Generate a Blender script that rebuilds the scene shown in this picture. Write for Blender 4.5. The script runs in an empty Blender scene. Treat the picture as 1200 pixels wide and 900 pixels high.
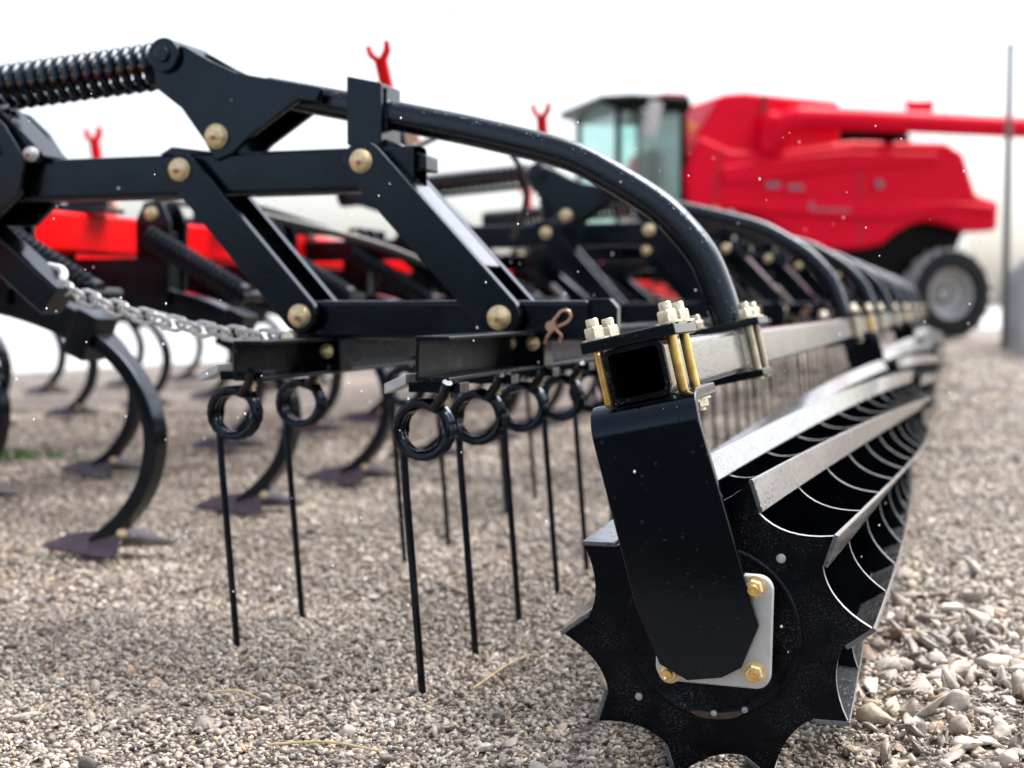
import bpy, bmesh, math, random
import numpy as np
from mathutils import Vector, Matrix
random.seed(7); RNG = np.random.default_rng(7)
R = math.radians
S = bpy.context.scene
COL = S.collection

# ------------------------------------------------------------------ camera, sky, sun, exposure
cam_d = bpy.data.cameras.new('camera'); cam = bpy.data.objects.new('camera', cam_d); COL.objects.link(cam)
cam.location = (0, 0, 0.55); cam.rotation_euler = (R(90 - 3.193), 0, 0)
cam_d.sensor_width = 36; cam_d.lens = 50.0; cam_d.clip_start = 0.05; cam_d.clip_end = 6000
cam_d.dof.use_dof = True; cam_d.dof.focus_distance = 1.70; cam_d.dof.aperture_fstop = 3.7
S.camera = cam
SUN_EL, SUN_AZ = 58, 62         # sun veiled by cloud, high on the right
w = bpy.data.worlds.new('World'); S.world = w; w.use_nodes = True
nt = w.node_tree; nt.nodes.clear()
sky = nt.nodes.new('ShaderNodeTexSky'); sky.sky_type = 'NISHITA'; sky.sun_disc = False
sky.sun_elevation = R(SUN_EL); sky.sun_rotation = R(SUN_AZ); sky.dust_density = 4.0; sky.air_density = 1.0
hsv = nt.nodes.new('ShaderNodeHueSaturation'); hsv.inputs['Saturation'].default_value = 0.5
bg = nt.nodes.new('ShaderNodeBackground'); bg.inputs['Strength'].default_value = 0.105
wo = nt.nodes.new('ShaderNodeOutputWorld')
nt.links.new(sky.outputs[0], hsv.inputs['Color']); nt.links.new(hsv.outputs[0], bg.inputs[0]); nt.links.new(bg.outputs[0], wo.inputs[0])
sl = bpy.data.lights.new('sun', 'SUN'); sl.energy = 1.4; sl.angle = R(42); sl.color = (1, 0.97, 0.93)
so = bpy.data.objects.new('sun', sl); COL.objects.link(so)
az, el = R(SUN_AZ), R(SUN_EL)
dirv = Vector((math.sin(az) * math.cos(el), math.cos(az) * math.cos(el), math.sin(el)))
so.rotation_euler = dirv.to_track_quat('Z', 'Y').to_euler(); so.location = (0, 0, 20)
vs = S.view_settings; vs.view_transform = 'Standard'; vs.look = 'None'; vs.gamma = 1; vs.use_curve_mapping = False
vs.exposure = 1.8
S.cycles.use_denoising = True
S.cycles.max_bounces = 8

# ------------------------------------------------------------------ materials
def mat(name, col, rough=0.5, metal=0.0, spec=0.5, noise=0.0, nscale=20, bump=0.0, bscale=60, drops=0.0, speck=0.0,
        speck_col=(0.6, 0.6, 0.6), speck_scale=160, rust=0.0, rust_col=(0.12, 0.05, 0.02), rust_scale=14, coat=0.0, rvar=0.0, tint=None, dscale=190, crough=0.1, mist=0.0):
    m = bpy.data.materials.new(name); m.use_nodes = True
    n = m.node_tree.nodes; l = m.node_tree.links; p = n['Principled BSDF']
    p.inputs['Roughness'].default_value = rough; p.inputs['Metallic'].default_value = metal
    p.inputs['Specular IOR Level'].default_value = spec; p.inputs['Coat Weight'].default_value = coat
    p.inputs['Coat Roughness'].default_value = crough
    if tint: p.inputs['Specular Tint'].default_value = (*tint, 1)
    tc = n.new('ShaderNodeTexCoord'); V = tc.outputs['Object']
    base = n.new('ShaderNodeRGB'); base.outputs[0].default_value = (*col, 1); c = base.outputs[0]
    def ramp(src, a, b):
        r = n.new('ShaderNodeMapRange'); r.inputs['From Min'].default_value = a; r.inputs['From Max'].default_value = b
        l.new(src, r.inputs['Value']); return r.outputs[0]
    def mix(f, c1, c2):
        x = n.new('ShaderNodeMix'); x.data_type = 'RGBA'
        l.new(f, x.inputs[0])
        for i, q in ((6, c1), (7, c2)):
            if isinstance(q, tuple): x.inputs[i].default_value = (*q, 1)
            else: l.new(q, x.inputs[i])
        return x.outputs[2]
    def nz(scale, detail=4, rgh=0.6):
        t = n.new('ShaderNodeTexNoise'); t.inputs['Scale'].default_value = scale; t.inputs['Detail'].default_value = detail
        t.inputs['Roughness'].default_value = rgh
        l.new(V, t.inputs['Vector']); return t.outputs[0]
    if noise:
        f = ramp(nz(nscale), 0.3, 0.7)
        c = mix(f, tuple(x * (1 - noise) for x in col), tuple(min(1, x * (1 + noise)) for x in col))
    if rust:
        f = ramp(nz(rust_scale, 8, 0.7), 0.72 - rust * 0.3, 0.80 - rust * 0.3)
        c = mix(f, c, rust_col)
    if speck:
        vo = n.new('ShaderNodeTexVoronoi'); vo.inputs['Scale'].default_value = speck_scale; l.new(V, vo.inputs['Vector'])
        d = ramp(vo.outputs['Distance'], 0.20, 0.10)
        msk = ramp(nz(9, 5), 0.62 - speck * 0.3, 0.80 - speck * 0.3)
        rnd = n.new('ShaderNodeSeparateColor'); l.new(vo.outputs['Color'], rnd.inputs[0])
        r2 = ramp(rnd.outputs[0], 0.45, 0.5)
        mu = n.new('ShaderNodeMath'); mu.operation = 'MULTIPLY'; l.new(d, mu.inputs[0]); l.new(msk, mu.inputs[1])
        mu2 = n.new('ShaderNodeMath'); mu2.operation = 'MULTIPLY'; l.new(mu.outputs[0], mu2.inputs[0]); l.new(r2, mu2.inputs[1])
        c = mix(mu2.outputs[0], c, speck_col)
    if mist:                                    # fine dried spray in patches
        a_ = ramp(nz(480, 3, 0.6), 0.53, 0.70); b_ = ramp(nz(9, 6, 0.7), 0.47, 0.66)
        q = n.new('ShaderNodeMath'); q.operation = 'MULTIPLY'; l.new(a_, q.inputs[0]); l.new(b_, q.inputs[1])
        c = mix(q.outputs[0], c, (mist, mist, mist * 1.03))
    l.new(c, p.inputs['Base Color'])
    if rvar:
        l.new(ramp(nz(11, 5), 0.3, 0.7), (rr := n.new('ShaderNodeMapRange')).inputs['Value'])
        rr.inputs['To Min'].default_value = max(0.05, rough - rvar); rr.inputs['To Max'].default_value = min(1, rough + rvar)
        l.new(rr.outputs[0], p.inputs['Roughness'])
    last = None
    if bump:
        b = n.new('ShaderNodeBump'); b.inputs['Strength'].default_value = bump; b.inputs['Distance'].default_value = 0.004
        l.new(nz(bscale, 5), b.inputs['Height']); last = b
    if drops:                                   # beads of rain water standing on the surface
        vo = n.new('ShaderNodeTexVoronoi'); vo.inputs['Scale'].default_value = dscale; vo.inputs['Randomness'].default_value = 1
        l.new(V, vo.inputs['Vector'])
        h = ramp(vo.outputs['Distance'], 0.42, 0.0)
        sc = n.new('ShaderNodeSeparateColor'); l.new(vo.outputs['Color'], sc.inputs[0])
        k = ramp(sc.outputs[0], 1 - drops, 1 - drops + 0.1)
        mu = n.new('ShaderNodeMath'); mu.operation = 'MULTIPLY'; l.new(h, mu.inputs[0]); l.new(k, mu.inputs[1])
        pw = n.new('ShaderNodeMath'); pw.operation = 'SQRT'; l.new(mu.outputs[0], pw.inputs[0])
        b = n.new('ShaderNodeBump'); b.inputs['Strength'].default_value = 1; b.inputs['Distance'].default_value = 0.0025
        l.new(pw.outputs[0], b.inputs['Height'])
        if last: l.new(last.outputs[0], b.inputs['Normal'])
        last = b
    if last: l.new(last.outputs[0], p.inputs['Normal'])
    return m

M = {}
M['black'] = mat('black_paint', (0.0012, 0.0015, 0.0022), 0.17, spec=0.36, tint=(0.46, 0.64, 0.90), rust=0.12, rust_col=(0.008, 0.009, 0.010), rust_scale=22, bump=0.05, bscale=120, speck=0.22, speck_col=(0.10, 0.10, 0.11), speck_scale=220, rvar=0.13, coat=0.12)
M['pipe'] = mat('wet_black_pipe', (0.0012, 0.0015, 0.0022), 0.2, spec=0.4, tint=(0.46, 0.64, 0.90), bump=0.06, bscale=90, drops=0.3, dscale=150, rvar=0.08, coat=0.4, crough=0.2)
M['wet'] = mat('wet_black_paint', (0.0010, 0.0012, 0.0016), 0.15, spec=0.36, tint=(0.5, 0.65, 0.88), bump=0.05, bscale=140, drops=0.05, rvar=0.06, coat=0.08)
M['plate'] = mat('dusty_black_paint', (0.0010, 0.0010, 0.0012), 0.3, spec=0.2, tint=(0.5, 0.6, 0.8), bump=0.1, bscale=160, mist=0.11, drops=0.15, rvar=0.1)
M['scuffed'] = mat('scuffed_black_paint', (0.0022, 0.0025, 0.003), 0.3, spec=0.3, tint=(0.5, 0.65, 0.88), bump=0.12, bscale=70, speck=0.7, speck_col=(0.14, 0.14, 0.14), speck_scale=130, rvar=0.1)
M['steel'] = mat('wet_worn_blade', (0.075, 0.077, 0.082), 0.24, spec=0.7, coat=0.7, noise=0.4, nscale=26, bump=0.14, bscale=90, drops=0.55, dscale=120, speck=0.95, speck_col=(0.03, 0.03, 0.034), speck_scale=95, rvar=0.12)
M['edge'] = mat('worn_bright_edge', (0.38, 0.39, 0.40), 0.35, metal=0.3, noise=0.3, nscale=60)
M['tube'] = mat('wet_tool_bar_paint', (0.07, 0.07, 0.074), 0.2, spec=0.7, coat=0.7, noise=0.25, nscale=16, bump=0.05, drops=0.5, dscale=130, rvar=0.1)
M['zinc'] = mat('yellow_zinc', (0.68, 0.54, 0.31), 0.3, metal=0.5, noise=0.25, nscale=120, bump=0.05)
M['gold'] = mat('gold_zinc_rod', (0.66, 0.43, 0.13), 0.28, metal=0.85, noise=0.35, nscale=60)
M['nut'] = mat('pale_zinc_nut', (0.72, 0.63, 0.46), 0.3, metal=0.8, noise=0.25, nscale=150)
M['galv'] = mat('galvanised_steel', (0.52, 0.525, 0.52), 0.42, metal=0.5, noise=0.18, nscale=70, bump=0.05, rust=0.22, rust_col=(0.16, 0.09, 0.05), rust_scale=40)
M['flange'] = mat('zinc_plated_flange', (0.50, 0.50, 0.485), 0.42, metal=0.15, noise=0.1, nscale=90, bump=0.04, rust=0.12, rust_col=(0.14, 0.07, 0.04), rust_scale=34)
M['rust'] = mat('rusty_rod', (0.30, 0.14, 0.07), 0.6, metal=0.3, noise=0.4, nscale=60)
M['wornrust'] = mat('faint_rust', (0.05, 0.028, 0.018), 0.55, noise=0.5, nscale=90)
M['copper'] = mat('copper_plated_wire', (0.55, 0.33, 0.22), 0.35, metal=0.8)
M['red'] = mat('red_frame_paint', (0.66, 0.002, 0.004), 0.35, spec=0.1, noise=0.08, nscale=8, bump=0.04)
M['cred'] = mat('red_harvester_paint', (0.70, 0.002, 0.024), 0.36, spec=0.09, noise=0.06, nscale=2, bump=0.02, bscale=12, rvar=0.06)
M['cdark'] = mat('dark_red_seam', (0.16, 0.005, 0.008), 0.5)
M['cblack'] = mat('black_plastic', (0.002, 0.002, 0.0022), 0.4, spec=0.08, noise=0.3, nscale=3)
M['tyre'] = mat('black_tyre_rubber', (0.006, 0.006, 0.0065), 0.5, spec=0.25, noise=0.3, nscale=9, bump=0.1, bscale=30)
M['rim'] = mat('pale_grey_rim', (0.42, 0.41, 0.40), 0.45, noise=0.15, nscale=6)
M['decal'] = mat('grey_decal', (0.20, 0.13, 0.18), 0.45)
M['amber'] = mat('amber_lens', (0.75, 0.22, 0.02), 0.25)
M['sweep'] = mat('worn_steel_point', (0.085, 0.075, 0.095), 0.36, metal=0.2, noise=0.4, nscale=30)
M['white'] = mat('white_paint', (0.78, 0.78, 0.77), 0.5)
M['fence'] = mat('pale_grey_steel', (0.34, 0.35, 0.36), 0.5, noise=0.1, nscale=3)
M['tread'] = mat('dusty_sheen_tread', (0.42, 0.42, 0.43), 0.4, spec=0.6, noise=0.4, nscale=6)  # dusty rubber lightened so its colour carries the sky reflection
M['uzinc'] = mat('dull_zinc', (0.42, 0.36, 0.24), 0.36, metal=0.6, noise=0.25, nscale=60)
M['pole'] = mat('grey_pole_steel', (0.12, 0.122, 0.126), 0.5)
M['straw'] = mat('dry_straw', (0.50, 0.38, 0.20), 0.7, noise=0.3, nscale=60)
M['grass'] = mat('green_grass', (0.06, 0.16, 0.03), 0.6)
M['hose'] = mat('black_rubber_hose', (0.01, 0.01, 0.011), 0.45)
M['sleet'] = mat('wet_snow', (0.85, 0.87, 0.9), 0.3)
g = bpy.data.materials.new('tinted_cab_glass'); g.use_nodes = True
n = g.node_tree.nodes; n.clear(); o_ = n.new('ShaderNodeOutputMaterial'); t_ = n.new('ShaderNodeBsdfTransparent'); t_.inputs[0].default_value = (0.80, 0.93, 0.91, 1)
gl = n.new('ShaderNodeBsdfGlossy'); gl.inputs['Roughness'].default_value = 0.05; gl.inputs[0].default_value = (0.9, 0.95, 0.95, 1)
fr = n.new('ShaderNodeFresnel'); fr.inputs[0].default_value = 2.1; mx = n.new('ShaderNodeMixShader')
for a, b in ((fr.outputs[0], mx.inputs[0]), (t_.outputs[0], mx.inputs[1]), (gl.outputs[0], mx.inputs[2]), (mx.outputs[0], o_.inputs[0])): g.node_tree.links.new(a, b)
M['glass'] = g; bf = n.new('ShaderNodeNewGeometry'); iv = n.new('ShaderNodeMath'); iv.operation = 'SUBTRACT'; iv.inputs[0].default_value = 1
ml = n.new('ShaderNodeMath'); ml.operation = 'MULTIPLY'; L_ = g.node_tree.links
L_.new(bf.outputs['Backfacing'], iv.inputs[1]); L_.new(iv.outputs[0], ml.inputs[0]); L_.new(fr.outputs[0], ml.inputs[1]); L_.new(ml.outputs[0], mx.inputs[0])
g2 = g.copy(); g2.name = 'curved_windscreen_glass'; M['screen'] = g2
for q in g2.node_tree.nodes:
    if q.type == 'FRESNEL': q.inputs[0].default_value = 3.2

def gravel_mat():
    m = bpy.data.materials.new('gravel_bed'); m.use_nodes = True
    n = m.node_tree.nodes; l = m.node_tree.links; p = n['Principled BSDF']
    tc = n.new('ShaderNodeTexCoord'); V = tc.outputs['Object']
    def vor(s, feat='F1'):
        v = n.new('ShaderNodeTexVoronoi'); v.feature = feat; v.inputs['Scale'].default_value = s; l.new(V, v.inputs['Vector']); return v
    v1 = vor(95); v2 = vor(38)
    rgb = n.new('ShaderNodeValToRGB'); e = rgb.color_ramp.elements
    e[0].position = 0; e[0].color = (0.07, 0.055, 0.045, 1); e[1].position = 1; e[1].color = (0.46, 0.42, 0.37, 1)
    for ps, c in ((0.25, (0.16, 0.13, 0.108, 1)), (0.55, (0.235, 0.195, 0.165, 1)), (0.8, (0.33, 0.285, 0.245, 1))):
        k = e.new(ps); k.color = c
    sc = n.new('ShaderNodeSeparateColor'); l.new(v1.outputs['Color'], sc.inputs[0]); l.new(sc.outputs[0], rgb.inputs[0])
    no = n.new('ShaderNodeTexNoise'); no.inputs['Scale'].default_value = 1.3; no.inputs['Detail'].default_value = 7; l.new(V, no.inputs['Vector'])
    mr = n.new('ShaderNodeMapRange'); mr.inputs['From Min'].default_value = 0.35; mr.inputs['From Max'].default_value = 0.7
    mr.inputs['To Min'].default_value = 0.60; mr.inputs['To Max'].default_value = 1.2; l.new(no.outputs[0], mr.inputs[0])
    mu = n.new('ShaderNodeMix'); mu.data_type = 'RGBA'; mu.blend_type = 'MULTIPLY'; mu.inputs[0].default_value = 1
    l.new(rgb.outputs[0], mu.inputs[6]); l.new(mr.outputs[0], mu.inputs[7]); l.new(mu.outputs[2], p.inputs['Base Color'])
    p.inputs['Roughness'].default_value = 0.7; p.inputs['Specular IOR Level'].default_value = 0.35
    ad = n.new('ShaderNodeMath'); l.new(v1.outputs['Distance'], ad.inputs[0]); l.new(v2.outputs['Distance'], ad.inputs[1])
    b = n.new('ShaderNodeBump'); b.invert = True; b.inputs['Strength'].default_value = 0.8; b.inputs['Distance'].default_value = 0.008
    l.new(ad.outputs[0], b.inputs['Height']); l.new(b.outputs[0], p.inputs['Normal'])
    return m
M['ground'] = gravel_mat()
def stone_mat():
    m = bpy.data.materials.new('gravel_stone'); m.use_nodes = True
    n = m.node_tree.nodes; l = m.node_tree.links; p = n['Principled BSDF']
    a = n.new('ShaderNodeAttribute'); a.attribute_name = 'tint'
    tc = n.new('ShaderNodeTexCoord'); no = n.new('ShaderNodeTexNoise'); no.inputs['Scale'].default_value = 160; no.inputs['Detail'].default_value = 5
    l.new(tc.outputs['Object'], no.inputs['Vector'])
    mr = n.new('ShaderNodeMapRange'); mr.inputs['From Min'].default_value = 0.3; mr.inputs['From Max'].default_value = 0.7
    mr.inputs['To Min'].default_value = 0.72; mr.inputs['To Max'].default_value = 1.2; l.new(no.outputs[0], mr.inputs[0])
    mu = n.new('ShaderNodeMix'); mu.data_type = 'RGBA'; mu.blend_type = 'MULTIPLY'; mu.inputs[0].default_value = 1
    l.new(a.outputs['Color'], mu.inputs[6]); l.new(mr.outputs[0], mu.inputs[7]); l.new(mu.outputs[2], p.inputs['Base Color'])
    big = n.new('ShaderNodeTexNoise'); big.inputs['Scale'].default_value = 2.2; big.inputs['Detail'].default_value = 6; l.new(tc.outputs['Object'], big.inputs['Vector'])
    m3 = n.new('ShaderNodeMapRange'); m3.inputs['From Min'].default_value = 0.38; m3.inputs['From Max'].default_value = 0.62
    m3.inputs['To Min'].default_value = 0.70; m3.inputs['To Max'].default_value = 1.12; l.new(big.outputs[0], m3.inputs[0])
    mm = n.new('ShaderNodeMix'); mm.data_type = 'RGBA'; mm.blend_type = 'MULTIPLY'; mm.inputs[0].default_value = 1
    l.new(mu.outputs[2], mm.inputs[6]); l.new(m3.outputs[0], mm.inputs[7]); l.new(mm.outputs[2], p.inputs['Base Color'])
    p.inputs['Roughness'].default_value = 0.55; p.inputs['Specular IOR Level'].default_value = 0.4
    b = n.new('ShaderNodeBump'); b.inputs['Strength'].default_value = 0.5; b.inputs['Distance'].default_value = 0.002
    l.new(no.outputs[0], b.inputs['Height']); l.new(b.outputs[0], p.inputs['Normal'])
    return m
M['stone'] = stone_mat()
M['dark_sheet'] = mat('added_dark_sheet', (0.022, 0.022, 0.023), 0.75, spec=0.2, noise=0.3, nscale=30, bump=0.2, bscale=120)  # dark colour of the added sheet that the black paint reflects
M['apron'] = mat('wet_pale_concrete', (0.60, 0.60, 0.59), 0.22, spec=0.6, noise=0.12, nscale=0.8, rvar=0.1)

# ------------------------------------------------------------------ builder
class MB:
    def __init__(s): s.v = []; s.f = []; s.mi = []; s.cur = 0
    def add(s, vs, fs, mi=None):
        o = len(s.v); s.v += [tuple(x) for x in vs]
        for f in fs: s.f.append(tuple(i + o for i in f)); s.mi.append(s.cur if mi is None else mi)
        return s
    def box(s, c, sz, rot=None, mi=None):
        hx, hy, hz = sz[0] / 2, sz[1] / 2, sz[2] / 2
        vs = [Vector((x, y, z)) for x in (-hx, hx) for y in (-hy, hy) for z in (-hz, hz)]
        if rot is not None: vs = [rot @ v for v in vs]
        c = Vector(c)
        return s.add([v + c for v in vs], [(0, 1, 3, 2), (4, 6, 7, 5), (0, 4, 5, 1), (2, 3, 7, 6), (0, 2, 6, 4), (1, 5, 7, 3)], mi)
    def prism(s, poly, y0, y1, mi=None, side_mi=None):       # poly in x,z
        n = len(poly)
        vs = [(x, y0, z) for x, z in poly] + [(x, y1, z) for x, z in poly]
        o = len(s.v); s.v += vs
        area = sum(poly[i][0] * poly[(i + 1) % n][1] - poly[(i + 1) % n][0] * poly[i][1] for i in range(n))
        a, b = tuple(range(n)), tuple(range(2 * n - 1, n - 1, -1))
        if area < 0: a, b = a[::-1], b[::-1]
        m = s.cur if mi is None else mi; sm = m if side_mi is None else side_mi
        s.f.append(tuple(i + o for i in a)); s.mi.append(m); s.f.append(tuple(i + o for i in b)); s.mi.append(m)
        for i in range(n):
            j = (i + 1) % n; q = (i, i + n, j + n, j) if area > 0 else (i, j, j + n, i + n)
            s.f.append(tuple(k + o for k in q)); s.mi.append(sm)
        return s
    def sweep(s, path, sec, up=(0, 1, 0), cap=True, closed=False, mi=None, scale=None):
        P = [Vector(p) for p in path]; n = len(P); k = len(sec); vs = []
        up = Vector(up)
        for i, p in enumerate(P):
            if closed: t = P[(i + 1) % n] - P[i - 1]
            else: t = P[min(i + 1, n - 1)] - P[max(i - 1, 0)]
            t.normalize()
            a = up.cross(t)
            if a.length < 1e-4: a = Vector((1, 0, 0)).cross(t)
            a.normalize(); b = t.cross(a)
            q = 1 if scale is None else scale[i]
            vs += [p + a * (x * q) + b * (y * q) for x, y in sec]
        fs = []
        for i in range(n if closed else n - 1):
            i2 = (i + 1) % n
            for j in range(k):
                j2 = (j + 1) % k
                fs.append((i * k + j, i * k + j2, i2 * k + j2, i2 * k + j))
        if cap and not closed: fs += [tuple(range(k))[::-1], tuple(range((n - 1) * k, n * k))]
        return s.add(vs, fs, mi)
    def tube(s, path, r, n=10, up=(0, 1, 0), mi=None, closed=False, scale=None):
        return s.sweep(path, [(r * math.cos(2 * math.pi * i / n), r * math.sin(2 * math.pi * i / n)) for i in range(n)], up, True, closed, mi, scale)
    def cyl(s, p0, p1, r, n=20, mi=None):
        d = (Vector(p1) - Vector(p0)).normalized()
        u = (0, 1, 0) if abs(d.y) < 0.9 else (0, 0, 1)
        return s.tube([p0, p1], r, n, u, mi)
    def lathe(s, prof, origin, axis, n=24, mi=None):          # prof: (r, h) along axis
        a = Vector(axis).normalized(); u = a.orthogonal().normalized(); v = a.cross(u); o = Vector(origin); vs = []; k = len(prof)
        for i in range(n):
            t = 2 * math.pi * i / n
            vs += [o + a * h + (u * math.cos(t) + v * math.sin(t)) * max(r, 1e-5) for r, h in prof]
        fs = [(i * k + j, ((i + 1) % n) * k + j, ((i + 1) % n) * k + j + 1, i * k + j + 1) for i in range(n) for j in range(k - 1)]
        return s.add(vs, fs, mi)
    def nut(s, p, axis, r=0.013, h=0.013, mi=None, end=0.010, er=0.008):
        a = Vector(axis).normalized(); p = Vector(p)
        s.lathe([(0, 0), (r * 1.25, 0), (r * 1.25, 0.0025), (0, 0.0025)], p, a, 20, mi)
        s.lathe([(0, 0), (r, 0), (r, h * 0.85), (r * 0.86, h), (0, h)], p + a * 0.0025, a, 6, mi)
        if end: s.lathe([(0, 0), (er, 0), (er, end * 0.85), (er * 0.85, end), (0, end)], p + a * (h + 0.0025), a, 14, mi)
        return s
    def build(s, name, mats, parent=None, bevel=0, loc=None, smooth=True):
        me = bpy.data.meshes.new(name); me.from_pydata(s.v, [], s.f)
        for m in (mats if isinstance(mats, (list, tuple)) else [mats]): me.materials.append(m)
        me.polygons.foreach_set('material_index', s.mi)
        bm = bmesh.new(); bm.from_mesh(me); bmesh.ops.recalc_face_normals(bm, faces=bm.faces); bm.to_mesh(me); bm.free()
        if smooth:
            me.polygons.foreach_set('use_smooth', [True] * len(me.polygons)); me.set_sharp_from_angle(angle=R(38))
        me.update()
        o = bpy.data.objects.new(name, me); COL.objects.link(o)
        if parent: o.parent = parent
        if loc: o.location = loc
        if bevel:
            b = o.modifiers.new('bevel', 'BEVEL'); b.width = bevel; b.segments = 2; b.limit_method = 'ANGLE'; b.angle_limit = R(40)
            b.harden_normals = False
        if smooth and len(s.f) < 4000:
            wn = o.modifiers.new('weighted_normal', 'WEIGHTED_NORMAL'); wn.keep_sharp = True; wn.weight = 80
        return o
def rect(w, h): return [(-w / 2, -h / 2), (w / 2, -h / 2), (w / 2, h / 2), (-w / 2, h / 2)]
def rrect(w, h, r=0.008, k=3):
    out = []
    for cx, cy, a0 in ((w / 2 - r, h / 2 - r, 0), (-w / 2 + r, h / 2 - r, 90), (-w / 2 + r, -h / 2 + r, 180), (w / 2 - r, -h / 2 + r, 270)):
        for i in range(k + 1):
            a = R(a0 + 90 * i / k); out.append((cx + r * math.cos(a), cy + r * math.sin(a)))
    return out
def catmull(pts, k=6):
    P = [Vector(p) for p in pts]; P = [2 * P[0] - P[1]] + P + [2 * P[-1] - P[-2]]; out = []
    for i in range(1, len(P) - 2):
        for j in range(k):
            t = j / k; p0, p1, p2, p3 = P[i - 1:i + 3]
            out.append(0.5 * (2 * p1 + (p2 - p0) * t + (2 * p0 - 5 * p1 + 4 * p2 - p3) * t * t + (3 * p1 - p0 - 3 * p2 + p3) * t ** 3))
    out.append(P[-2]); return out
def tag(o, label=None, cat=None, group=None, kind=None):
    if label: o['label'] = label
    if cat: o['category'] = cat
    if group: o['group'] = group
    if kind: o['kind'] = kind
    return o
def empty(name, loc, rz=0):
    o = bpy.data.objects.new(name, None); COL.objects.link(o); o.location = loc; o.rotation_euler = (0, 0, rz); o.empty_display_size = 0.2; return o
KIDS = {}
def copy_part(o, parent, dy=0.0, dx=0.0, dz=0.0):
    c = o.copy(); COL.objects.link(c); c.parent = parent; c.location = (o.location.x + dx, o.location.y + dy, o.location.z + dz)
    for ch in o.children:
        d = ch.copy(); COL.objects.link(d); d.parent = c
    return c

# ------------------------------------------------------------------ ground, gravel, road
def hgt(x, y):
    h = 0.006 * np.sin(x * 3.1 + 1.2) * np.cos(y * 2.3) + 0.004 * np.sin(x * 7.7 + y * 5.1)
    berm = 0.030 * np.exp(-((x - 0.95) / 0.42) ** 2 - ((y - 1.75) / 0.55) ** 2)
    return (h + berm) * np.exp(-(np.maximum(0, np.hypot(x, y) - 6) / 4) ** 2)
def axis_pts(a, b, n, far):
    core = list(np.linspace(a, b, n)); out = core[:]
    st = (b - a) / n; x = b; s = st
    while x < far: s *= 1.35; x += s; out.append(x)
    x = a; s = st
    while x > -far: s *= 1.35; x -= s; out.insert(0, x)
    return np.array(out)
gx, gy = axis_pts(-4, 4, 130, 3000), axis_pts(0, 8, 130, 3000)
GX, GY = np.meshgrid(gx, gy); GZ = hgt(GX, GY) - 0.004
nx, ny = len(gx), len(gy)
mb = MB(); mb.v = [tuple(q) for q in np.stack([GX.ravel(), GY.ravel(), GZ.ravel()], 1).tolist()]
mb.f = [(j * nx + i, j * nx + i + 1, (j + 1) * nx + i + 1, (j + 1) * nx + i) for j in range(ny - 1) for i in range(nx - 1)]; mb.mi = [0] * len(mb.f)
tag(mb.build('ground', M['ground']), kind='structure')

# pale wet concrete yard on the far left and beyond the harvester
ap = [(-3.98 - 0.423 * 14, 11.05 - 0.906 * 14), (-3.98, 11.05), (-3.98 + 0.423 * 14, 11.05 + 0.906 * 14), (3.0, 30), (60, 42), (60, 400), (-300, 400), (-300, -2)]
mb = MB(); mb.add([(x, y, 0.006) for x, y in ap], [tuple(range(len(ap)))])
tag(mb.build('road', M['apron'], smooth=False), kind='structure')

mb = MB(); mb.add([(-60, 0.55, 0.020), (60, 0.55, 0.020), (60, -200, 0.020), (-60, -200, 0.020)], [(0, 1, 2, 3)])  # added dark sheet, unseen behind the camera, darkens reflections in the black paint
tag(mb.build('dark_reflection_sheet', M['dark_sheet'], smooth=False), kind='structure')

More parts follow.
